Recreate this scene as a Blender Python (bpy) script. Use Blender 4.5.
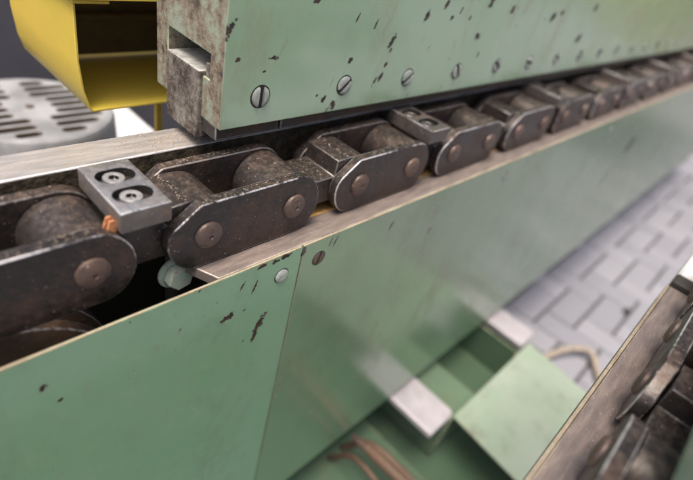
import bpy, bmesh, math, random
from mathutils import Matrix, Vector
random.seed(7)
R = math.radians
scene = bpy.context.scene
for o in list(bpy.data.objects): bpy.data.objects.remove(o)
COL = scene.collection
H = 1.0                      # camera height above the paving; all z below are relative to the camera

# ---------------------------------------------------------------- camera
cd = bpy.data.cameras.new('camera'); cam = bpy.data.objects.new('camera', cd); COL.objects.link(cam)
cd.sensor_width = 23.6; cd.lens = 492.1 / 693 * 23.6; cd.clip_start = .01; cd.clip_end = 200
RM = ((0.6907812941208409, 0.297113237241588, -0.659200218407549),
      (-0.6904174946008739, 0.5418805643790494, -0.4792589457665817),
      (0.21481360953577547, 0.7861864780089179, 0.5794531343897836))
cam.matrix_world = Matrix.Translation((0, 0, H)) @ Matrix(RM).to_4x4()
cd.dof.use_dof = True; cd.dof.focus_distance = .385; cd.dof.aperture_fstop = 2.0; cd.dof.aperture_blades = 7
scene.camera = cam
# ---------------------------------------------------------------- sky, sun, exposure
SUN_EL, SUN_AZ = R(72), math.atan2(-.8, -.22)       # azimuth from +Y towards +X
w = bpy.data.worlds.new('World'); scene.world = w; w.use_nodes = True
nt = w.node_tree; sky = nt.nodes.new('ShaderNodeTexSky'); sky.sky_type = 'NISHITA'; sky.sun_disc = False
sky.sun_elevation = SUN_EL; sky.sun_rotation = SUN_AZ; sky.air_density = .5; sky.dust_density = 6; sky.ozone_density = .6
nt.links.new(sky.outputs[0], nt.nodes['Background'].inputs[0]); nt.nodes['Background'].inputs[1].default_value = .095
sl = bpy.data.lights.new('sun', 'SUN'); sl.energy = 1.5; sl.angle = R(26); sl.color = (1, .92, .81)
sun = bpy.data.objects.new('sun', sl); COL.objects.link(sun)
sd = Vector((math.sin(SUN_AZ) * math.cos(SUN_EL), math.cos(SUN_AZ) * math.cos(SUN_EL), math.sin(SUN_EL)))
sun.rotation_euler = (-sd).to_track_quat('-Z', 'Y').to_euler(); sun.location = sd * 8
vs = scene.view_settings; vs.view_transform = 'Standard'; vs.look = 'None'; vs.gamma = 1; vs.use_curve_mapping = False
vs.exposure = 1.12
scene.cycles.max_bounces = 6; scene.cycles.diffuse_bounces = 3; scene.cycles.glossy_bounces = 3

# ---------------------------------------------------------------- node helpers
class N:
    def __init__(s, name):
        s.m = bpy.data.materials.new(name); s.m.use_nodes = True; s.t = s.m.node_tree
        s.b = s.t.nodes['Principled BSDF']; s.pos = s.n('ShaderNodeNewGeometry')
    def n(s, t, **k):
        x = s.t.nodes.new(t)
        for a, v in k.items(): setattr(x, a, v)
        return x
    def l(s, a, b): s.t.links.new(a, b)
    def put(s, sock, v):
        if hasattr(v, 'is_linked') or isinstance(v, bpy.types.NodeSocket): s.l(v, sock)
        else: sock.default_value = v
    def mth(s, op, a, b=0., c=None, clamp=False):
        x = s.n('ShaderNodeMath', operation=op, use_clamp=clamp); s.put(x.inputs[0], a); s.put(x.inputs[1], b)
        if c is not None: s.put(x.inputs[2], c)
        return x.outputs[0]
    def vm(s, op, a, b=(0, 0, 0)):
        x = s.n('ShaderNodeVectorMath', operation=op); s.put(x.inputs[0], a); s.put(x.inputs[1], b)
        return x.outputs['Value'] if op in ('LENGTH', 'DOT_PRODUCT') else x.outputs[0]
    def noise(s, scale, detail=3, rough=.6, vec=None, stretch=None, out=0, dist=0.):
        x = s.n('ShaderNodeTexNoise'); x.inputs['Scale'].default_value = scale; x.inputs['Detail'].default_value = detail
        x.inputs['Roughness'].default_value = rough; x.inputs['Distortion'].default_value = dist
        v = vec or s.pos.outputs['Position']
        if stretch: v = s.vm('MULTIPLY', v, stretch)
        s.l(v, x.inputs['Vector']); return x.outputs[out]
    def ramp(s, f, a, b):       # smooth step from a to b
        x = s.n('ShaderNodeMapRange', interpolation_type='SMOOTHSTEP'); s.put(x.inputs[0], f)
        x.inputs[1].default_value = a; x.inputs[2].default_value = b; return x.outputs[0]
    def mix(s, f, a, b, bt='MIX'):
        x = s.n('ShaderNodeMix', data_type='RGBA', blend_type=bt); s.put(x.inputs[0], f)
        for i, v in ((6, a), (7, b)):
            if isinstance(v, tuple): x.inputs[i].default_value = (*v, 1)
            else: s.l(v, x.inputs[i])
        return x.outputs[2]
    def lerp(s, f, a, b):
        x = s.n('ShaderNodeMix', data_type='FLOAT'); s.put(x.inputs[0], f); s.put(x.inputs[2], a); s.put(x.inputs[3], b); return x.outputs[0]
    def up(s, lo=.6, hi=.95):
        x = s.n('ShaderNodeSeparateXYZ'); s.l(s.pos.outputs['Normal'], x.inputs[0]); return s.ramp(x.outputs[2], lo, hi)
    def bump(s, h, strength=.3, dist=.001):
        x = s.n('ShaderNodeBump'); x.inputs['Strength'].default_value = strength; x.inputs['Distance'].default_value = dist
        s.l(h, x.inputs['Height']); s.l(x.outputs[0], s.b.inputs['Normal'])
    def set(s, **k):
        for a, v in k.items():
            a = {'col': 'Base Color', 'rough': 'Roughness', 'metal': 'Metallic', 'spec': 'Specular IOR Level', 'ior': 'IOR', 'coat': 'Coat Weight', 'coatr': 'Coat Roughness'}[a]
            if isinstance(v, tuple): v = (*v, 1)
            s.put(s.b.inputs[a], v)
        return s.m

def paint(name, base, rough=.25, chips=.5, dirt=.2, spots=(), edge=0., warm=(.5, .46, .33), streak=(60, 60, 22), grime=(.13, .115, .07), ior=1.5, gscale=16, glo=.48, drip=0.):
    k = N(name); v1 = k.noise(7, 4); v2 = k.noise(45, 4, .65); v3 = k.noise(420, 2)
    col = k.mix(k.ramp(v1, .35, .7), base, tuple(c * f for c, f in zip(base, (.86, .93, .86))))
    col = k.mix(k.mth('MULTIPLY', k.ramp(v2, .5, .78), .35), col, (base[0] * 1.18, base[1] * 1.08, base[2] * .98))
    # grime smudges
    g = k.mth('MULTIPLY', k.ramp(k.noise(gscale, 6, .7, stretch=(1, 1, .6)), glo, .78), dirt)
    col = k.mix(g, col, grime)
    if drip:
        dr = k.ramp(k.noise(1, 4, .65, stretch=(42, 42, 2.2)), .50, .80); sm = k.ramp(k.noise(5, 4, .6), .40, .70)
        g = k.mth('MAXIMUM', g, k.mth('MULTIPLY', k.mth('MULTIPLY', dr, sm), drip)); col = k.mix(g, col, grime)
        sc = k.ramp(k.noise(1, 2, .4, vec=k.vm('MULTIPLY', k.vm('ADD', k.pos.outputs['Position'], k.vm('SCALE', k.noise(3, 1, out=1))), (25, 25, 700))), .70, .76)
        col = k.mix(k.mth('MULTIPLY', k.mth('MULTIPLY', sc, k.ramp(k.noise(11, 2), .5, .65)), drip * .8), col, (.45, .5, .42))
    # small chips: slanted, stretched specks; and listed larger ones
    p = k.pos.outputs['Position']
    sx = k.n('ShaderNodeSeparateXYZ'); k.l(p, sx.inputs[0]); cx = k.n('ShaderNodeCombineXYZ')
    k.l(k.mth('SUBTRACT', sx.outputs[0], k.mth('MULTIPLY', sx.outputs[2], .35)), cx.inputs[0]); k.l(sx.outputs[1], cx.inputs[1]); k.l(sx.outputs[2], cx.inputs[2])
    c1 = k.noise(1, 3, .55, vec=k.vm('MULTIPLY', cx.outputs[0], streak))
    c2 = k.noise(1, 2, .5, vec=k.vm('MULTIPLY', cx.outputs[0], tuple(2.6 * q for q in streak)))
    area = k.ramp(k.noise(9, 2), .42, .62)
    m = k.mth('MAXIMUM', k.ramp(c1, .80 - .06 * chips, .815 - .06 * chips), k.mth('MULTIPLY', k.ramp(c2, .76 - .06 * chips, .775 - .06 * chips), area))
    if spots:
        wob = k.vm('SUBTRACT', k.noise(260, 3, .7, out=1), (.5, .5, .5)); wob = k.vm('SCALE', wob); wob.node.inputs['Scale'].default_value = 3.2
        for (x, z, rx, rz) in spots:
            q = k.vm('MULTIPLY', k.vm('SUBTRACT', cx.outputs[0], (x - (z + H) * .35, 0, z + H)), (1 / rx, 0, 1 / rz))
            dd = k.vm('LENGTH', k.vm('ADD', q, k.vm('MULTIPLY', wob, (1, 0, 1) if rx < .02 else (.2, 0, .2))))
            m = k.mth('MAXIMUM', m, k.ramp(dd, 1.05, .9))
    rust = k.mix(k.ramp(k.noise(150, 3), .35, .65), (.014, .010, .008), (.06, .030, .02))
    halo = k.mth('MULTIPLY', k.ramp(c1, .66, .74), .25 * chips)
    col = k.mix(halo, col, (.30, .24, .15))
    if edge:
        e = k.mth('MULTIPLY', k.ramp(k.noise(38, 5, .75), .30, .62), edge)
        col = k.mix(e, col, k.mix(k.ramp(k.noise(130, 3), .52, .62), warm, (.15, .085, .05)))
    col = k.mix(m, col, rust)
    rr = k.mth('ADD', k.lerp(k.mth('MAXIMUM', m, g), rough, .7), k.mth('MULTIPLY', k.mth('SUBTRACT', v2, .5), .12), clamp=True)
    k.bump(k.mth('ADD', k.mth('MULTIPLY', m, -1.2), k.mth('ADD', k.mth('MULTIPLY', v3, .05), k.mth('MULTIPLY', v2, .25))), .35, .0006)
    return k.set(col=col, rough=rr, ior=ior)

def steel(name, base, rough=.42, metal=.75, rust=.4, dust=.3, edge=0., edgecol=(.55, .54, .55), rustcol=(.12, .06, .035), dustcol=(.42, .34, .25), bump=.4, scale=1., grain=None):
    k = N(name); n1 = k.noise(28 * scale, 5, .65, stretch=grain); n2 = k.noise(210 * scale, 5, .7, stretch=grain); n3 = k.noise(900, 2, .6)
    col = k.mix(k.ramp(n2, .25, .8), tuple(c * .75 for c in base), tuple(min(1, c * 1.2) for c in base))
    oi = k.n('ShaderNodeObjectInfo').outputs['Random']; col = k.mix(1., col, k.mix(oi, (.78, .77, .76), (1.18, 1.17, 1.16)), 'MULTIPLY')
    rm = k.mth('MULTIPLY', k.ramp(k.mth('ADD', k.mth('MULTIPLY', n1, .7), k.mth('MULTIPLY', n2, .3)), .44, .66), rust)
    col = k.mix(rm, col, k.mix(n2, tuple(c * .5 for c in rustcol), tuple(c * 1.6 for c in rustcol)))
    em = k.mth('MULTIPLY', k.ramp(k.mth('ADD', k.mth('MULTIPLY', k.noise(22, 3), .6), k.mth('MULTIPLY', n2, .4)), .40, .56), edge)
    col = k.mix(em, col, edgecol)
    spk = k.mth('MAXIMUM', k.ramp(n3, .66, .72), k.mth('MULTIPLY', k.ramp(n2, .42, .75), .38))
    du = k.mth('MULTIPLY', k.mth('MULTIPLY', k.up(.5, .95), spk), dust)
    col = k.mix(du, col, k.mix(k.noise(1300, 1), tuple(c * .65 for c in dustcol), tuple(min(1, c * 1.35) for c in dustcol)))
    # a few pale specks everywhere
    sp = k.mth('MULTIPLY', k.ramp(k.noise(520, 1, .4), .735, .75), .7); col = k.mix(sp, col, (.42, .36, .30))
    notm = k.mth('MAXIMUM', k.mth('MAXIMUM', rm, du), sp)
    mt = k.mth('MULTIPLY', k.mth('SUBTRACT', 1., notm, clamp=True), metal)
    rr = k.mth('ADD', k.lerp(notm, rough, .85), k.mth('MULTIPLY', k.mth('SUBTRACT', n2, .5), .25), clamp=True)
    rr = k.lerp(em, rr, .28)
    k.bump(k.mth('ADD', n2, k.mth('MULTIPLY', k.mth('ADD', n3, spk), .5)), bump, .0005)
    return k.set(col=col, rough=rr, metal=mt)

def plain(name, col, rough=.5, metal=0., var=.15, scale=60, bump=.15, dist=.0005, spec=.5):
    k = N(name); n1 = k.noise(scale, 4, .65)
    c = k.mix(k.ramp(n1, .3, .7), tuple(q * (1 - var) for q in col), tuple(min(1, q * (1 + var)) for q in col)); k.bump(n1, bump, dist)
    return k.set(col=c, rough=k.mth('ADD', k.mth('MULTIPLY', n1, .2), rough - .1), metal=metal, spec=spec)

def soiled(name, a, b, c, rough=.75, bias=0.):
    k = N(name); n1 = k.noise(38, 5, .7, stretch=(1, 1, .7)); n2 = k.noise(190, 5, .75); n3 = k.noise(700, 2)
    mix = k.mth('ADD', k.mth('ADD', k.mth('MULTIPLY', n1, .55), k.mth('MULTIPLY', n2, .45)), bias)
    col = k.mix(k.ramp(mix, .40, .52), a, b); col = k.mix(k.ramp(mix, .49, .61), col, c)
    col = k.mix(k.mth('MULTIPLY', k.ramp(n3, .62, .7), .5), col, (.42, .38, .32)); k.bump(k.mth('ADD', n2, k.mth('MULTIPLY', n3, .5)), .7, .0008)
    return k.set(col=col, rough=rough)
PANEL_SPOTS = [(.209, -.325, .0045, .012), (.2055, -.339, .002, .006), (.172, -.297, .003, .004), (.177, -.296, .0028, .004), (.287, -.262, .0012, .006), (.281, -.260, .001, .005),
    (.372, -.274, .0018, .005), (.186, -.268, .0012, .005), (.199, -.274, .0012, .007), (.191, -.297, .0012, .0012), (.194, -.337, .0013, .0014), (.203, -.2555, .004, .0022), (.216, -.256, .004, .002),
    (.247, -.259, .0025, .0045), (.46, -.31, .002, .004), (1.315, -.357, .022, .022), (.05, -.30, .0015, .002), (.228, -.2545, .006, .0022), (.62, -.42, .002, .005)]
COVER_SPOTS = [(x, z, rx, rz) for (x, z), (rx, rz) in zip(
    [(.332, -.09), (.357, -.096), (.386, -.111), (.387, -.119), (.334, -.125), (.385, -.133), (.382, -.145), (.375, -.147), (.43, -.088), (.458, -.077), (.488, -.083), (.51, -.089), (.474, -.09), (.539, -.11),
     (.555, -.131), (.544, -.074), (.599, -.081), (.206, -.098), (.247, -.119), (.282, -.078), (.211, -.091), (.310, -.159), (.323, -.166), (.240, -.129), (.723, -.089), (.748, -.083), (.853, -.121), (.867, -.075), (.215, -.119), (.301, -.154)],
    [(.001, .005), (.0012, .0045), (.003, .006), (.0016, .002), (.0032, .003), (.0022, .003), (.0025, .005), (.0014, .005), (.0035, .005), (.0025, .005), (.0016, .004), (.0022, .003), (.0026, .0022), (.005, .004),
     (.002, .003), (.005, .006), (.004, .005), (.003, .005), (.0042, .0018), (.003, .002), (.0014, .0014), (.0032, .0026), (.004, .005), (.0016, .0014), (.007, .006), (.006, .004), (.009, .006), (.008, .005), (.002, .002), (.0014, .0014)])]
M = {}; EDGE = {}
def P(key, name, base, *a, warm=(.5, .46, .33), wear=.8, **k):
    M[key] = paint(name, base, *a, **k); M[key + '_e'] = paint(name + '_worn_edge', base, *a, warm=warm, edge=wear, **k); EDGE[key] = key + '_e'
def S(key, name, base, rough, metal, rust, dust, edge=.8, edgecol=(.55, .54, .55), **k):
    M[key] = steel(name, base, rough, metal, rust, dust, **k); EDGE[key] = key + '_e'
    M[key + '_e'] = steel(name + '_worn_edge', base, rough, metal, rust * .4, dust * .5, edge, edgecol, **k)
P('cover', 'pale_green_paint', (.41, .555, .385), .16, .95, .3, COVER_SPOTS, wear=.6, grime=(.33, .27, .17), ior=1.8, drip=.25)
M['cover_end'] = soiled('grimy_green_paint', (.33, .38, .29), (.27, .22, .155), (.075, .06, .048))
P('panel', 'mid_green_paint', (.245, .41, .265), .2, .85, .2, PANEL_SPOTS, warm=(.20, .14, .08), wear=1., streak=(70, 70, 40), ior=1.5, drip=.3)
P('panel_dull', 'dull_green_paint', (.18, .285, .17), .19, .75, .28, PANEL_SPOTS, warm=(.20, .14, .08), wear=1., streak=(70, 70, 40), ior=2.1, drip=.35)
P('tray', 'light_green_paint', (.34, .40, .32), .4, .3, .3, drip=.3)
P('frame', 'deep_green_paint', (.075, .13, .082), .45, .3, .4)
P('frame_mid', 'green_frame_paint', (.135, .20, .13), .45, .3, .4)
S('chain', 'oily_chain_steel', (.056, .050, .049), .31, .6, .45, .45, 1., (.72, .70, .70))
S('chain_in', 'dusty_chain_steel', (.063, .055, .052), .34, .5, .35, .5, .55, (.4, .37, .35))
S('rivet', 'brown_rivet_steel', (.17, .125, .11), .42, .5, .6, .15, .5, rustcol=(.12, .065, .04))
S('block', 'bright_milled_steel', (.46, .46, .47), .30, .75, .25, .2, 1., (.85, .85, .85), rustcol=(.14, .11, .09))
M['screwdark'] = plain('black_recess', (.02, .018, .016), .6)  # near-black fill for screw slots, rims and pockets
S('block_side', 'darker_block_side', (.20, .185, .175), .45, .4, .5, .3)  # darker, browner steel for the block's side faces
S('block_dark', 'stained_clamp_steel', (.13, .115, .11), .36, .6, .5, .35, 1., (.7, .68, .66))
S('capscrew', 'grey_cap_screw_steel', (.5, .5, .5), .4, .5, .1, .4, .5)
S('strip', 'worn_guide_steel', (.29, .245, .225), .38, .35, .5, .6, .8, (.6, .52, .42), rustcol=(.15, .105, .085), dustcol=(.42, .34, .28), grain=(.15, 1, 1))
S('rail', 'polished_rail_steel', (.47, .455, .44), .34, .45, .35, .35, .6, (.75, .72, .7), dustcol=(.55, .45, .35), rustcol=(.27, .21, .17), grain=(.12, 1, 1))
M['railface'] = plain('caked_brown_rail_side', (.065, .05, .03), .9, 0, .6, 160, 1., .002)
S('shoe', 'dark_shoe_steel', (.10, .09, .08), .5, .4, .6, .3)
M['guide'] = soiled('dirty_guide_block', (.30, .29, .245), (.17, .145, .12), (.055, .043, .035), bias=.035)
M['guidetop'] = plain('top_lit_steel', (.46, .46, .43), .5, .3, .3, 150)  # light on the guide block's top put into a paler colour
S('slotscrew', 'painted_over_screw', (.55, .60, .55), .3, .6, .3, .1, rustcol=(.12, .08, .05))
M['wood'] = plain('oiled_wood_strip', (.42, .25, .09), .55, 0, .4, 90, .4)
M['chip'] = plain('orange_wood', (.55, .24, .11), .7, 0, .35, 300, .5)
P('yellow', 'yellow_paint', (.90, .66, .11), .3, -2., .05, warm=(.7, .6, .3), wear=.2)
M['duct'] = plain('shaded_duct_brown', (.15, .10, .045), .6)  # shade inside the chute put into a dark brown colour
M['motor'] = plain('pale_grey_motor_paint', (.30, .305, .31), .5, 0, .3, 14)
M['slot'] = plain('dark_slot', (.10, .075, .055), .8)
M['cabinet'] = plain('charcoal_backdrop', (.10, .10, .115), .5, 0, .1, 6)
M['white'] = plain('white_enamel', (.80, .80, .80), .4, 0, .05, 10)
M['bar'] = plain('bright_flat_bar', (.56, .52, .54), .38, .3, .1, 30, .1)
M['cavity'] = plain('shadow_black_casting', (.018, .016, .013), .7)  # shade of the bed's hollow put into a near-black colour
S('rustbar', 'rusty_iron', (.13, .085, .06), .6, .3, .9, .4, rustcol=(.13, .065, .04))
M['hose'] = plain('tan_rubber', (.36, .30, .24), .6)
S('brass', 'worn_tan_edge', (.46, .38, .28), .45, .2, .7, .3, .8, (.6, .55, .45), rustcol=(.12, .08, .05))
S('cream', 'worn_cream_sheet_edge', (.46, .41, .30), .5, .05, .85, .2, 0., rustcol=(.17, .11, .065), scale=.9)
M['rubber'] = plain('black_rubber', (.03, .028, .022), .7)
M['dust'] = plain('sawdust_crumb', (.40, .32, .24), .9, 0, .3, 800)
P('knob', 'pale_green_bolt_paint', (.66, .78, .66), .4, .3, .2)
def paver_mat():
    k = N('grey_paver_concrete'); oi = k.n('ShaderNodeObjectInfo'); n1 = k.noise(160, 5, .7); n2 = k.noise(6, 3)
    c = k.mix(oi.outputs['Random'], (.235, .235, .268), (.30, .30, .332)); c = k.mix(k.mth('MULTIPLY', k.ramp(n2, .4, .7), .25), c, (.26, .26, .28))
    c = k.mix(k.mth('MULTIPLY', k.ramp(n1, .55, .75), .3), c, (.2, .2, .2)); k.bump(n1, .4, .001); return k.set(col=c, rough=.85)
M['paver'] = paver_mat(); M['sand'] = plain('grey_joint_sand', (.075, .07, .07), .95, 0, .3, 200, .6, .002)

# ---------------------------------------------------------------- mesh helpers
WO = {}
def finish(o, bev=0., seg=2, smooth=35, edge_slot=None):
    me = o.data
    for p in me.polygons: p.use_smooth = True
    me.set_sharp_from_angle(angle=R(smooth))
    if bev:
        b = o.modifiers.new('bevel', 'BEVEL'); b.width = bev; b.segments = seg; b.limit_method = 'ANGLE'; b.angle_limit = R(35)
        if edge_slot is not None: b.material = edge_slot
def obj(name, bm, mats, parent=None, bev=0., seg=2, kind=None, smooth=35):
    """bm is in camera-relative world coordinates; origin moves to its bounding box centre"""
    vsx = [v.co for v in bm.verts]
    lo = Vector([min(v[i] for v in vsx) for i in range(3)]); hi = Vector([max(v[i] for v in vsx) for i in range(3)])
    c = (lo + hi) / 2
    if parent is None: c.z = lo.z
    for v in bm.verts: v.co -= c
    bmesh.ops.recalc_face_normals(bm, faces=bm.faces)
    me = bpy.data.meshes.new(name); bm.to_mesh(me); bm.free()
    ml = list(mats) if isinstance(mats, (list, tuple)) else [mats]
    for m in ml: me.materials.append(M[m])
    es = None
    if bev and ml[0] in EDGE: es = len(ml); me.materials.append(M[EDGE[ml[0]]])
    o = bpy.data.objects.new(name, me); COL.objects.link(o)
    wc = c + Vector((0, 0, H)); WO[o] = wc
    if parent is not None: o.parent = parent; o.location = wc - WO[parent]
    else: o.location = wc
    finish(o, bev, seg, smooth, es)
    if kind: o['kind'] = kind
    return o
def thing(name, label, cat, loc, group=None):
    o = bpy.data.objects.new(name, None); COL.objects.link(o); o.empty_display_size = .05
    WO[o] = Vector(loc) + Vector((0, 0, H)); o.location = WO[o]; tag(o, label, cat, group); return o
def tag(o, label, cat, group=None):
    o['label'] = label; o['category'] = cat
    if group: o['group'] = group
    return o
def dup(o, parent, delta):
    c = o.copy(); COL.objects.link(c); c.parent = parent; WO[c] = WO[o] + Vector(delta); c.location = WO[c] - WO[parent]
    return c
def duptree(o, parent, delta):
    c = dup(o, parent, delta)
    for ch in list(o.children):
        d = ch.copy(); COL.objects.link(d); d.parent = c; WO[d] = WO[ch] + Vector(delta); d.location = ch.location
    return c
def box(x0, x1, y0, y1, z0, z1, bm=None):
    bm = bm or bmesh.new()
    v = [bm.verts.new(p) for p in ((x0, y0, z0), (x1, y0, z0), (x1, y1, z0), (x0, y1, z0), (x0, y0, z1), (x1, y0, z1), (x1, y1, z1), (x0, y1, z1))]
    for f in ((0, 3, 2, 1), (4, 5, 6, 7), (0, 1, 5, 4), (1, 2, 6, 5), (2, 3, 7, 6), (3, 0, 4, 7)): bm.faces.new([v[i] for i in f])
    return bm
def prism(pts, d0, d1, to, bm=None):
    """polygon pts (u,v) between depths d0,d1; to(u,v,d) -> xyz"""
    bm = bm or bmesh.new(); a = [bm.verts.new(to(u, v, d0)) for u, v in pts]; b = [bm.verts.new(to(u, v, d1)) for u, v in pts]; n = len(pts)
    bm.faces.new(a); bm.faces.new(b[::-1])
    for i in range(n): bm.faces.new((a[i], a[(i + 1) % n], b[(i + 1) % n], b[i]))
    return bm
def holed(outer, holes, depth, to, bm=None, hole_mat=0, face_mat=0):
    """solid with outline `outer`, front at d=0, back at `depth`, pockets holes=[(pts, pocket depth)]"""
    bm = bm or bmesh.new()
    def loop(pts, d): return [bm.verts.new(to(u, v, d)) for u, v in pts]
    def edges(vs): return [bm.edges.new((vs[i], vs[(i + 1) % len(vs)])) for i in range(len(vs))]
    o0 = loop(outer, 0); es = edges(o0); hs = []
    for pts, pd in holes:
        h0 = loop(pts, 0); es += edges(h0); hs.append((h0, pts, pd))
    res = bmesh.ops.triangle_fill(bm, use_beauty=True, edges=es)
    for g in res['geom']:
        if isinstance(g, bmesh.types.BMFace): g.material_index = face_mat
    o1 = loop(outer, depth); n = len(outer); bm.faces.new(o1)
    for i in range(n): bm.faces.new((o0[i], o0[(i + 1) % n], o1[(i + 1) % n], o1[i]))
    for h0, pts, pd in hs:
        h1 = loop(pts, pd); n = len(pts)
        for i in range(n): f = bm.faces.new((h0[i], h0[(i + 1) % n], h1[(i + 1) % n], h1[i])); f.material_index = hole_mat
        f = bm.faces.new(h1); f.material_index = hole_mat
    return bm
def circ(cx, cy, r, n=16, a0=0., a1=360.):
    full = abs(a1 - a0) >= 360; k = n if full else n + 1
    return [(cx + r * math.cos(R(a0 + (a1 - a0) * i / n)), cy + r * math.sin(R(a0 + (a1 - a0) * i / n))) for i in range(k)]
def stadium(cx, cy, hl, r, n=8): return circ(cx + hl, cy, r, n, -90, 90) + circ(cx - hl, cy, r, n, 90, 270)
def lathe(prof, to, n=24, bm=None):
    """prof (r, d) from axis to axis; to(u,v,d)"""
    bm = bm or bmesh.new(); rings = []
    for r, d in prof:
        if r < 1e-6: rings.append([bm.verts.new(to(0, 0, d))])
        else: rings.append([bm.verts.new(to(r * math.cos(2 * math.pi * i / n), r * math.sin(2 * math.pi * i / n), d)) for i in range(n)])
    for a, b in zip(rings, rings[1:]):
        for i in range(n):
            j = (i + 1) % n
            if len(a) == 1 and len(b) == 1: continue
            if len(a) == 1: bm.faces.new((a[0], b[i], b[j]))
            elif len(b) == 1: bm.faces.new((a[i], a[j], b[0]))
            else: bm.faces.new((a[i], a[j], b[j], b[i]))
    return bm
def tube(pts, rad, n=10, bm=None):
    bm = bm or bmesh.new(); P = [Vector(p) for p in pts]; rings = []
    for i, p in enumerate(P):
        t = (P[min(i + 1, len(P) - 1)] - P[max(i - 1, 0)]).normalized(); a = t.cross(Vector((0, .3, 1))).normalized(); b = t.cross(a)
        r = rad[i] if isinstance(rad, (list, tuple)) else rad
        rings.append([bm.verts.new(p + r * (math.cos(2 * math.pi * k / n) * a + math.sin(2 * math.pi * k / n) * b)) for k in range(n)])
    for a, b in zip(rings, rings[1:]):
        for k in range(n): bm.faces.new((a[k], a[(k + 1) % n], b[(k + 1) % n], b[k]))
    bm.faces.new(rings[0]); bm.faces.new(rings[-1][::-1]); return bm
def spline(pts, k=8):
    P = [Vector(p) for p in pts]; P = [2 * P[0] - P[1]] + P + [2 * P[-1] - P[-2]]; out = []
    for i in range(1, len(P) - 2):
        for j in range(k):
            t = j / k; a, b, c, d = P[i - 1:i + 3]
            out.append(.5 * ((2 * b) + (c - a) * t + (2 * a - 5 * b + 4 * c - d) * t * t + (3 * b - a - 3 * c + d) * t ** 3))
    return out + [P[-2]]

# ================================================================ SETTING: paving
ground = obj('paving', box(-14, 22, -16, 16, -H - .09, -H - .018), 'sand', kind='structure')
U, X0, Y0 = .1, 1.389, .003
def paver_mesh(lx, ly):
    bm = bmesh.new(); g, c, h = .0035, .005, .05; a, b = lx / 2 - g, ly / 2 - g
    rings = [[(a, b, -h), (-a, b, -h), (-a, -b, -h), (a, -b, -h)], [(a, b, -c), (-a, b, -c), (-a, -b, -c), (a, -b, -c)], [(a - c, b - c, 0), (-a + c, b - c, 0), (-a + c, -b + c, 0), (a - c, -b + c, 0)]]
    V = [[bm.verts.new(p) for p in r] for r in rings]
    for p, q in zip(V, V[1:]):
        for i in range(4): bm.faces.new((p[i], p[(i + 1) % 4], q[(i + 1) % 4], q[i]))
    bm.faces.new(V[2]); bmesh.ops.recalc_face_normals(bm, faces=bm.faces)
    me = bpy.data.meshes.new('paver'); bm.to_mesh(me); bm.free(); me.materials.append(M['paver']); return me
PM = (paver_mesh(2 * U, U), paver_mesh(U, 2 * U)); rest = bmesh.new(); nsingle = 0
cand = []
for i in range(-60, 90):
    for j in range(-45, 50):
        kk = (i + j) % 4
        if kk not in (0, 2): continue
        cx, cy = (X0 + (i + 1) * U, Y0 + (j + .5) * U) if kk == 2 else (X0 + (i + .5) * U, Y0 + (j + 1) * U)
        vis = (1.0 < cx < 4.2 and -.45 < cy < .62)
        cand.append((not vis, math.hypot(cx - 1.5, cy), cx, cy, 0 if kk == 2 else 1))
cand.sort()
for q, (nv, dist, cx, cy, kind) in enumerate(cand):
    dz = random.uniform(-.0015, .0015)
    if q < 300 and not nv:
        o = bpy.data.objects.new('paver', PM[kind]); COL.objects.link(o); o.parent = ground
        o.location = Vector((cx, cy, dz)) - WO[ground]; o.rotation_euler = (random.uniform(-.006, .006), random.uniform(-.006, .006), random.uniform(-.006, .006))
    else:
        g, c = .0035, .005; a, b = (U - g, U / 2 - g) if kind == 0 else (U / 2 - g, U - g); z = -H + dz
        lo = [rest.verts.new((cx + sx * a, cy + sy * b, z - .017)) for sx, sy in ((1, 1), (-1, 1), (-1, -1), (1, -1))]
        hi = [rest.verts.new((cx + sx * (a - c), cy + sy * (b - c), z)) for sx, sy in ((1, 1), (-1, 1), (-1, -1), (1, -1))]
        for i4 in range(4): rest.faces.new((lo[i4], lo[(i4 + 1) % 4], hi[(i4 + 1) % 4], hi[i4]))
        rest.faces.new(hi)
obj('far_pavers', rest, 'paver', ground, kind='stuff')
tag(obj('pebble', lathe([(0, 0), (.014, .002), (.017, .009), (.009, .017), (0, .018)], lambda u, v, d: (1.755 + u, .012 + v * .8, -H + d), 9), 'rubber'), 'small dark pebble lying on the grey herringbone paving', 'pebble')

# ================================================================ LEFT BED: panels, guide strip, rail
bed = thing('machine_bed', 'green steel machine bed with a tall smooth side panel under the long front chain', 'machine bed', (1.2, .3, -.74))
PB = -.726
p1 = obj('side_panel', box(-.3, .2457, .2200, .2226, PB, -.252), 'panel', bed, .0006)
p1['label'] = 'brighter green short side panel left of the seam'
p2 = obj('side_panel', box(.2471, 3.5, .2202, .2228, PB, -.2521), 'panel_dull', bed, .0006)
for pp in (p1, p2):
    pp.data.materials.append(M['cream'])
    for p in pp.data.polygons:
        if p.normal.z > .5: p.material_index = len(pp.data.materials) - 1
p2['label'] = 'long duller green side panel right of the seam'
yz = lambda u, v, d: (d, u, v)
xz = lambda u, v, d: (u, d, v)
def xz_m(s): return lambda u, v, d: (u, d * s, v)
strip = obj('guide_strip', prism([(.1535, .2505), (.1655, .2232), (3.4, .2232), (3.4, .2505)], -.262, -.2524, lambda u, v, d: (u, v, d)), 'strip', bed, .0008)
obj('wood_strip', box(.158, 3.4, .2508, .270, -.262, -.2521), 'wood', bed, .0006)
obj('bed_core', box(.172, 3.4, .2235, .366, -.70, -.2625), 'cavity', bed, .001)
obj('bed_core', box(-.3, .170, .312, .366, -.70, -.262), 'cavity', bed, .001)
rl = obj('back_rail', box(-.3, 3.2, .3225, .3555, -.2615, -.2), ['rail', 'railface'], bed, .0012)
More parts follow.
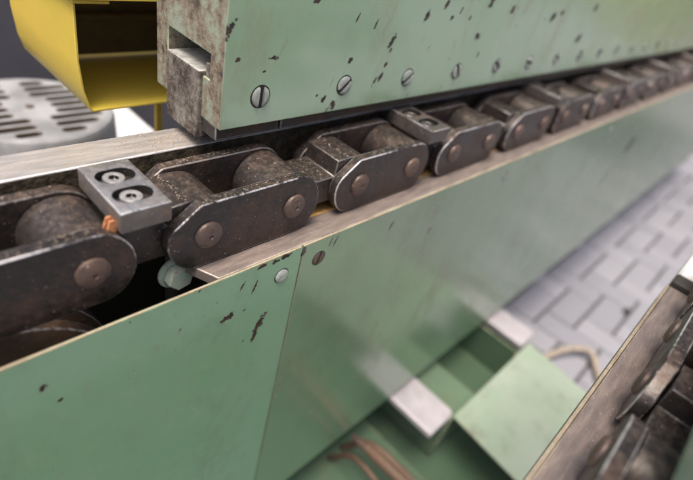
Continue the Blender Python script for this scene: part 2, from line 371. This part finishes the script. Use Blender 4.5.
for p in rl.data.polygons:
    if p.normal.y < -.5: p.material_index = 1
kn = lambda cx, cy, cz: (lambda u, v, d: (cx + u, cy + d, cz + v))
bh = obj('bolt_head', prism(circ(.153, -.270, .0115, 6, 12, 372), .2515, .2605, xz), 'knob', bed, .0015)
obj('washer', prism(circ(.153, -.270, .0145, 24), .2608, .2630, xz), 'knob', bh, .0004)
# slotted / countersunk panel screws
def slotted(x, y, z, r, ang, dome=.0016, slot=.0012, n=14, base=True, sy=-1):
    """round head with an open slot: two half discs proud of a base disc, facing -Y"""
    bm = bmesh.new(); ca, sa = math.cos(R(ang)), math.sin(R(ang))
    def to(u, v, d): return (x + u * ca - v * sa, y + sy * d, z + u * sa + v * ca)
    for s in (1, -1):
        a = math.asin(slot / r); pts = [(r * math.cos(t), s * r * math.sin(t)) for t in [a + (math.pi - 2 * a) * i / n for i in range(n + 1)]]
        rings = []
        for f, d in ((1, -.001), (1, dome * .45), (.86, dome * .85), (.6, dome)):
            rings.append([bm.verts.new(to(u * f, max(abs(v) * f, slot) * s, d)) for u, v in pts])
        for p, q in zip(rings, rings[1:]):
            m = len(p)
            for i in range(m): bm.faces.new((p[i], p[(i + 1) % m], q[(i + 1) % m], q[i]))
        bm.faces.new(rings[-1])
    pts = circ(0, 0, r * .98, 20); b = bm.faces.new([bm.verts.new(to(u, v, .0002)) for u, v in pts]); b.material_index = 1
    rim = circ(0, 0, r * 1.16, 20); rb = bm.faces.new([bm.verts.new(to(u, v, .00012)) for u, v in rim]); rb.material_index = 1
    return bm
obj('panel_screw', slotted(.226, .2200, -.275, .0066, 20, .002, .0006), ['slotscrew', 'screwdark'], p1, 0)
obj('panel_screw', slotted(.269, .2202, -.274, .0068, 75, .0008, .0016), ['rivet', 'screwdark'], p2, 0)
for x in (.62, 1.05, 1.5): obj('panel_screw', slotted(x, .2202, -.275, .0062, random.uniform(0, 180), .001, .0009), ['slotscrew', 'screwdark'], p2, 0)

# rusty sprocket in the open end under the first link
spk = thing('return_drum', 'rusty grooved return drum half hidden under the nearest chain link', 'drum', (.02, .27, -.45))
obj('drum', lathe([(0, .25), (.088, .25), (.094, .253), (.094, .263), (.080, .268), (.080, .276), (.094, .281), (.094, .293), (0, .296)], lambda u, v, d: (.015 + u, d, -.352 + v), 48), 'rustbar', spk, .001)
obj('hub', prism(circ(.015, -.352, .03, 24), .236, .2495, xz), 'rustbar', spk, .001)

# ================================================================ CHAINS
ZP = -.223; PITCH = .0805
def smooth2(pts, k=4): return [(p.x, p.y) for p in spline([(a, b, 0) for a, b in pts], k)]
PROF = smooth2([(.0435, .027), (.0525, .0245), (.060, .0185), (.066, .009), (.068, -.003), (.0655, -.014), (.059, -.0225), (.050, -.0272), (.0435, -.0278)]) \
    + smooth2([(-.047, -.0278), (-.056, -.026), (-.0635, -.0205), (-.069, -.012), (-.0715, -.002), (-.0705, .0065), (-.0665, .0125)]) + [(-.0475, .0262), (-.0455, .027)]
IN_LOW = [(-.021, .009), (.0145, .009), (.0155, .0245), (.033, .0255)] + circ(.0403, 0, .0245, 12, 95, -80) + [(.020, -.016), (-.020, -.016)] + circ(-.0403, 0, .0255, 14, -100, -320)
IN_RISE = [(-.019, .010), (-.018, .0205), (.0085, .0205), (.0095, .009), (.0145, .009), (.0155, .0235), (.033, .0250)] + circ(.0403, 0, .0245, 12, 95, -80) + [(.020, -.016), (-.020, -.016)] + circ(-.0403, 0, .0255, 14, -100, -320)
def build_chain(name, label, yf, s, first, count, block_ids, x_ref=.206):
    """yf: outer plate face, s=+1 chain extends towards +Y; link k centred at x_ref + 2*PITCH*k"""
    ch = thing(name, label, 'chain', (x_ref + PITCH * (2 * first + count), yf + s * .03, -.251))
    Y = lambda d: yf + s * d
    def T(cx): return lambda u, v, d: (cx + u, Y(d), ZP + v)
    c0 = x_ref + 2 * PITCH * first
    fp = obj('link_plate', prism(PROF, 0, .009, T(c0)), 'chain', ch, .0009)
    for px in (-PITCH / 2, PITCH / 2):
        hp = [(0, -.0026), (.0010, -.0027), (.0019, -.0042), (.0050, -.0041), (.0085, -.0034), (.0106, -.0020), (.0112, .0004), (0, .0005)]
        obj('rivet', lathe(hp, T(c0 + px), 22), 'rivet', fp)
    bp = obj('link_plate', prism(PROF, .0525, .0615, T(c0)), 'chain_in', ch, .0009)
    i0 = c0 - PITCH
    il = obj('inner_link', prism(IN_LOW, .0104, .0511, T(i0)), 'chain_in', ch, .0008)
    ir = None
    for k in range(count):
        dx = (2 * PITCH * k, 0, 0)
        if k:
            c = duptree(fp, ch, dx); dup(bp, ch, dx)
            for r in c.children: r.rotation_euler = (0, random.uniform(0, 6), 0)
            tilt = random.uniform(-.006, .006); c.rotation_euler = (0, tilt, 0)
    bl = None; dark = None
    for k in range(count + 1):
        dx = Vector((2 * PITCH * k, 0, 0))
        if first + k in block_ids:
            if ir is None:
                ir = obj('inner_link', prism(IN_RISE, .0106, .0509, T(i0)), 'chain_in', ch, .0008); base = Vector((0, 0, 0))
                ir.location += dx; WO[ir] += dx; dxr = dx.copy()
            else: dup(ir, ch, dx - dxr)
            if bl is None:
                hl = [stadium(0, .0180, .0046, .0082), stadium(0, .0420, .0046, .0082)]
                # block in (x, depth) plan, pockets open at the top
                bx0 = i0 - .0050 + dx.x
                bm = holed([(-.0165, .0002), (.0165, .0002), (.0165, .0600), (-.0165, .0600)], [(h, .0065) for h in hl], .0145, lambda u, v, d: (bx0 + u, Y(v), -.1860 - d), hole_mat=1)
                oe = [e for e in bm.edges if all(abs(abs(v.co.x - bx0) - .0165) < 1e-5 for v in e.verts) or all(min(abs(v.co.y - Y(.0002)), abs(v.co.y - Y(.06))) < 1e-5 for v in e.verts)]
                oe = [e for e in oe if len(e.link_faces) == 2 and e.calc_face_angle(0) > .5]
                bmesh.ops.bevel(bm, geom=oe, offset=.0007, segments=2, profile=.5, affect='EDGES', material=2)
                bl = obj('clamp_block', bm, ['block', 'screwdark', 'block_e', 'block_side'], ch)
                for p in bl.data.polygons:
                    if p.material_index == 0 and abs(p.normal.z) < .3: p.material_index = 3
                for yy in (.0180, .0420):
                    hexa = [(u, v) for u, v in circ(0, 0, .0036, 6)]
                    bm = holed(circ(0, 0, .0069, 20), [(hexa, .0035)], .0052, lambda u, v, d: (bx0 - .0012 + u, Y(yy + v), -.1872 - d), hole_mat=1)
                    obj('socket_screw', bm, ['capscrew', 'screwdark'], bl, .0003)
                dxb = dx.copy()
            else:
                c = duptree(bl, ch, dx - dxb)
                if dark is None:
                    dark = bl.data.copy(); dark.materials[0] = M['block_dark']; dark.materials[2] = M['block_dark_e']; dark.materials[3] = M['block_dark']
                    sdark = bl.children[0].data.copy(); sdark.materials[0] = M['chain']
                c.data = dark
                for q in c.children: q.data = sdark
        elif k == 0 and first not in block_ids: pass
        else: dup(il, ch, dx)
    if first in block_ids: bpy.data.objects.remove(il)
    return ch
build_chain('conveyor_chain', 'long dark steel conveyor chain running under the slotted-screw green beam', .24, 1, -2, 16, {0, 2, 4, 6, 8, 10, 12})
build_chain('conveyor_chain', 'dark steel chain beside the bright strip in the lower right corner', -.031, -1, -1, 5, set())

# ================================================================ PRESSURE BEAM
beam = thing('pressure_beam', 'pale green chipped steel beam with a row of slotted screws above the chain', 'beam', (1.4, .33, -.184))
EX = .204; EL = 2.7
end = [(.29, -.172), (.383, -.171), (.383, .05), (.29, .05)]
slot = [(.307, -.1390), (.366, -.1390), (.366, -.119), (.307, -.120)]
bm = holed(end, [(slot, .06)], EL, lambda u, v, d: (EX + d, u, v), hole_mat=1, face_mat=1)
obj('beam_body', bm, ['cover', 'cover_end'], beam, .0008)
gb = obj('guide_block', box(.2005, .250, .3155, .362, -.190, -.1352), ['guide', 'guidetop'], beam, .0012)
for p in gb.data.polygons:
    if p.normal.z > .5: p.material_index = 1
obj('slot_key', box(.2055, .238, .3078, .3145, -.1385, -.1285), 'guide', beam, .0006)
xs = [.2035, .2685, .620, .93, 1.26, 1.6, 1.95, 2.3, 2.85]
for a, b in zip(xs, xs[1:]): obj('pressure_shoe', box(a + .0015, b - .0015, .2965, .3150 if a < .21 else .372, -.1838, -.1722), 'shoe', beam, .001)
angs = [88, -40, -35, 62, 40, 12, 35, 55, 20, 48, 10, 70, 33, 25, 60]
for k, a in enumerate(angs):
    obj('slotted_screw', slotted(.239 + .0938 * k, .29, -.1485 + random.uniform(-.001, .001), .0083, -a if k else 88, .0022, .0023), ['slotscrew', 'screwdark'], beam)

# ================================================================ RIGHT BED
rb = thing('machine_bed', 'narrow green bed edge with worn steel guide strip in the lower right corner', 'machine bed', (.2, -.07, -.29))
obj('edge_plate', box(-.3, .534, -.0122, -.0098, -.275, -.2515), 'brass', rb, .0006)
obj('guide_strip', box(-.3, .536, -.0385, -.0126, -.262, -.2524), 'strip', rb, .0008)
obj('bed_core', box(-.3, .62, -.130, -.0128, -.30, -.2628), 'frame', rb, .001)
er = thing('end_roller', 'white plastic roller in a black fork at the end of the right guide strip', 'roller', (.58, -.03, -.30))
obj('fork_block', box(.538, .560, -.032, -.0115, -.2615, -.2465), 'rubber', er, .002)
obj('roller', lathe([(0, 0), (.026, 0), (.029, .003), (.029, .025), (.026, .028), (0, .028)], lambda u, v, d: (.594 + u, -.040 + d, -.262 + v), 28), 'white', er)
rbm = thing('pressure_beam', 'pale green beam edge over the lower right chain at the picture border', 'beam', (.3, -.1, -.172))
obj('beam_body', box(-.3, .75, -.145, -.0505, -.172, -.125), 'cover', rbm, .001)

# ================================================================ UNDER THE BED: base frame, bars, tray
bf = thing('base_frame', 'green welded base frame on the paving below the long side panel', 'base frame', (.5, .2, -1.))
obj('base_beam', box(-.4, .566, -.18, .42, -.995, -.842), 'frame', bf, .003)
obj('base_beam', box(.566, .975, -.22, .42, -.995, -.905), 'frame', bf, .003)
obj('support_box', box(.652, .748, .1262, .40, -.90, -.772), 'frame_mid', bf, .002)
obj('recess_plate', box(.750, .936, .1262, .36, -.90, -.868), 'frame', bf, .001)
obj('end_post', box(.9375, .990, .13, .40, -.996, -.772), 'frame', bf, .002)
tr = [(-.30, -.80), (-.012, -.772), (.1255, -.7575), (.1255, -.7620), (-.012, -.7770), (-.30, -.805)]
tray = obj('tray', prism(tr, .655, .974, yz), 'tray', bf, .0008); tray['label'] = 'light green folded sheet tray'
obj('tray_leg', box(.70, .74, -.1, -.06, -.9045, -.789), 'frame', bf, .002)
obj('tray_leg', box(.90, .94, -.1, -.06, -.9045, -.789), 'frame', bf, .002)
def bar(x0, x1, y0, z1, label):
    pts = [(x0, .42), (x0, y0)] + circ(x1 - .012, y0 + .012, .012, 5, -90, 0) + [(x1, .42)]
    tag(obj('steel_bar', prism(pts, z1 - .013, z1, lambda u, v, d: (u, v, d)), 'bar', None, .0015), label, 'steel bar', 'flat bars under the side panel')
bar(.572, .647, .1265, -.7395, 'bright flat steel bar ending at the corner of the light green tray, nearest of two')
bar(.936, 1.002, .130, -.745, 'pinkish flat steel bar beside the paving, farther of two')
lv = thing('brake_lever', 'rusty jointed rod poking out below the side panel at the lower edge', 'rod', (.465, .16, -.84))
obj('rod', tube([(.468, .215, -.757), (.466, .200, -.752), (.466, .18, -.748)], [.006, .0065, .007]), 'rivet', lv)
obj('sleeve', tube([(.466, .183, -.748), (.467, .165, -.747), (.469, .10, -.744), (.468, .02, -.742)], [.0075, .0095, .0105, .0105], 14), 'rustbar', lv, .001)
for q, (a, r) in enumerate(((-.012, .005), (.022, .006))):
    obj('cable', tube(spline([(.462 + a, .235, -.835), (.460 + a * 1.2, .19, -.765), (.458 + a * 1.6, .12, -.757 - .004 * q), (.455 + a * 2, .02, -.775)]), r), 'rustbar', lv)
hz = -.984
hp = [(1.205, .125, hz), (1.215, .111, hz + .003), (1.26, .098, hz + .012), (1.33, .07, hz + .02), (1.39, .033, hz + .012), (1.395, .008, hz + .004), (1.355, -.02, hz), (1.30, -.07, hz), (1.26, -.2, hz)]
tag(obj('hose', tube(spline(hp), .0085, 12), 'hose'), 'tan rubber hose curving over the grey paving beyond the tray', 'hose')

gh = thing('guard_hood', 'yellow guard hood mirrored in the far end of the pale green beam', 'hood', (3.9, -.6, -1.))
obj('hood_shell', prism([(2.9, -.16), (4.1, -.5), (4.3, -.5), (4.3, .4), (3.2, .4), (2.9, .2)], -.62, -.22, xz), 'yellow', gh, .01)
for x in (4.2,):
    for y in (-.6, -.3): obj('hood_leg', box(x, x + .05, y, y + .05, -.999, -.502), 'yellow', gh, .005)

# ================================================================ BEHIND: chute, motor, white cabinet, dark backdrop
chute = thing('dust_chute', 'bright yellow folded sheet metal dust chute open towards the chain', 'chute', (.22, .5, -.33))
t = .0022; Y1, Y2 = .42, .568
wall = [(.1555, -.1205), (.1545, -.165), (.1565, -.190), (.1605, -.2055), (.1640, -.2095), (.310, -.2085)]
def sheet(pts, th):
    up = []
    for i, p in enumerate(pts):
        a = Vector(pts[max(i - 1, 0)]); b = Vector(pts[min(i + 1, len(pts) - 1)]); d = (b - a).normalized(); up.append((p[0] - d.y * th, p[1] + d.x * th))
    return list(pts) + up[::-1]
obj('chute_wall', prism(sheet(wall, t), Y1, Y2, xz), 'yellow', chute, .0006)
obj('top_flange', box(.1557, .184, Y1, Y2, -.1203, -.118), 'yellow', chute, .0006)
obj('back_wall', box(.1605, .31, Y2 - .03, Y2 - .028, -.2035, -.1207), 'duct', chute, .0004)
obj('inner_rib', tube([(.161, Y2 - .036, -.164), (.308, Y2 - .036, -.164)], .004), 'duct', chute)
obj('side_wall', box(.3085, .3105, Y1, Y2 - .031, -.2055, -.1150), 'duct', chute, .0004)
obj('top_plate', box(.150, .32, .405, Y2 + .02, -.1135, -.1105), 'yellow', chute, .0006)
obj('chute_leg', box(.2365, .2425, .446, .452, -.40, -.2118), 'yellow', chute, .0006)
mot = thing('electric_motor', 'pale grey electric motor with slotted round fan cover behind the rail', 'motor', (.222, .805, -.7))
MX, MY, MZ, MR = .222, .805, -.38, .118
hol = []
for j in range(-4, 5):
    v = j * .0215; half = math.sqrt(max(.0, (.097) ** 2 - v * v)); gap = .016 if abs(j) > 1 else .032
    for s in (-1, 1):
        if half - gap < .012: continue
        c = s * (half + gap) / 2; hl = (half - gap) / 2 - .004; hol.append((stadium(c, v, max(hl, .001), .0068, 4), .012))
hol.append((circ(0, .0108, .005, 10), .012)) if False else None
fan = holed(circ(0, 0, MR - .008, 40), hol, .03, lambda u, v, d: (MX + u, MY + v, MZ - d), hole_mat=1)
obj('fan_cover', fan, ['motor', 'slot'], mot, .0015)
obj('cover_rim', lathe([(MR - .0085, -.001), (MR - .004, -.002), (MR, -.010), (MR + .002, -.06), (MR + .002, -.12), (MR - .0085, -.12), (MR - .0085, -.001)], lambda u, v, d: (MX + u, MY + v, MZ + d), 44), 'motor', mot)
obj('housing', lathe([(0, -.121), (MR - .004, -.121), (MR - .004, -.36), (0, -.36)], lambda u, v, d: (MX + u, MY + v, MZ + d), 40), 'motor', mot)
obj('hub_cap', lathe([(0, .0002), (.006, .0002), (.006, -.002), (0, -.002)], lambda u, v, d: (MX + u, MY + v, MZ + d + .0015), 14), 'slot', mot)
wc = thing('white_cabinet', 'white enamelled cabinet corner between the motor and the yellow leg', 'cabinet', (.42, .95, -1.))
obj('cabinet_body', box(.35, .466, .845, 1.02, -.998, -.5), 'white', wc, .004)
obj('cabinet_plinth', box(.348, .468, .84, 1.03, -.52, -.508), 'white', wc, .002)
gc = thing('grey_backdrop', 'charcoal grey box added as dim background, out of focus in the upper left corner', 'cabinet', (.2, 1.6, -1.))
obj('cabinet_body', box(-1.2, 1.6, 1.25, 1.9, -.94, .25), 'cabinet', gc, .01)  # added dark box, stands in for the shadowed background
obj('plinth', box(-1.15, 1.55, 1.28, 1.88, -.998, -.94), 'rubber', gc, .004)

# ================================================================ small loose bits
wb = bmesh.new()
for q, (dx, dz, y0) in enumerate(((0, 0, .2455), (.0007, -.0012, .2474), (-.0005, .0010, .2491))):
    prism([(-.0042 + dx, -.006 + dz), (-.001 + dx, -.0078 + dz), (.0012 + dx, -.0070 + dz), (.0042 + dx, .0040 + dz), (.0020 + dx, .0062 + dz), (-.0008 + dx, .0058 + dz)], y0, y0 + .0015, lambda u, v, d: (.1005 + u, d, -.1995 + v), wb)
tag(obj('wood_chip', wb, 'chip'), 'orange wood splinter wedged beside the bright clamp block', 'wood chip')
sb = bmesh.new()
def crumb(x, y, z, r):
    a = random.uniform(0, 6.3); q = Matrix.Rotation(a, 3, 'Z') @ Matrix.Rotation(random.uniform(-.5, .5), 3, 'X'); L = r * random.uniform(.8, 2.2)
    pts = [Vector(p) for p in ((-L, -r, 0), (L, -r * .6, 0), (L * .7, r, 0), (-L * .8, r * .7, 0), (0, 0, r))]; V = [sb.verts.new(q @ p + Vector((x, y, z + r * .2))) for p in pts]
    for i in range(4): sb.faces.new((V[i], V[(i + 1) % 4], V[4]))
    sb.faces.new(V[3::-1])
def scatter(n, x0, x1, y0, y1, z, r0=.0002, r1=.0005):
    r0 *= .6; r1 *= .62
    for _ in range(n): crumb(random.uniform(x0, x1), random.uniform(y0, y1), z, random.uniform(r0, r1))
scatter(260, .16, .9, .224, .249, -.2523); scatter(500, .12, .34, .324, .3545, -.1999); scatter(120, -.05, .12, .324, .354, -.1999)
for _ in range(240): crumb(random.gauss(.195, .02), min(.354, max(.3245, random.gauss(.337, .009))), -.1999, random.uniform(.0003, .0007))
for k in range(-1, 3):
    c = .206 + .161 * k
    scatter(45, c - .045, c + .043, .241, .2485, ZP + .0271, .0003, .0007); scatter(45, c - .045, c + .043, .293, .301, ZP + .0271, .0003, .0007)
    scatter(40, c - .080 - .018, c - .080 + .012, .252, .29, ZP + .0092, .0003, .0008)
    scatter(30, c - .055, c - .049, .252, .29, ZP + .0255, .0003, .0008)
scatter(90, .0, .53, -.037, -.014, -.2523, .0003, .0009)
scatter(40, .11, .137, .242, .299, -.1860, .0002, .0005)
o = obj('sawdust', sb, 'dust', None, kind='stuff'); o['label'] = 'loose pale sawdust crumbs lying on chain, strip and rail'; o['category'] = 'sawdust'
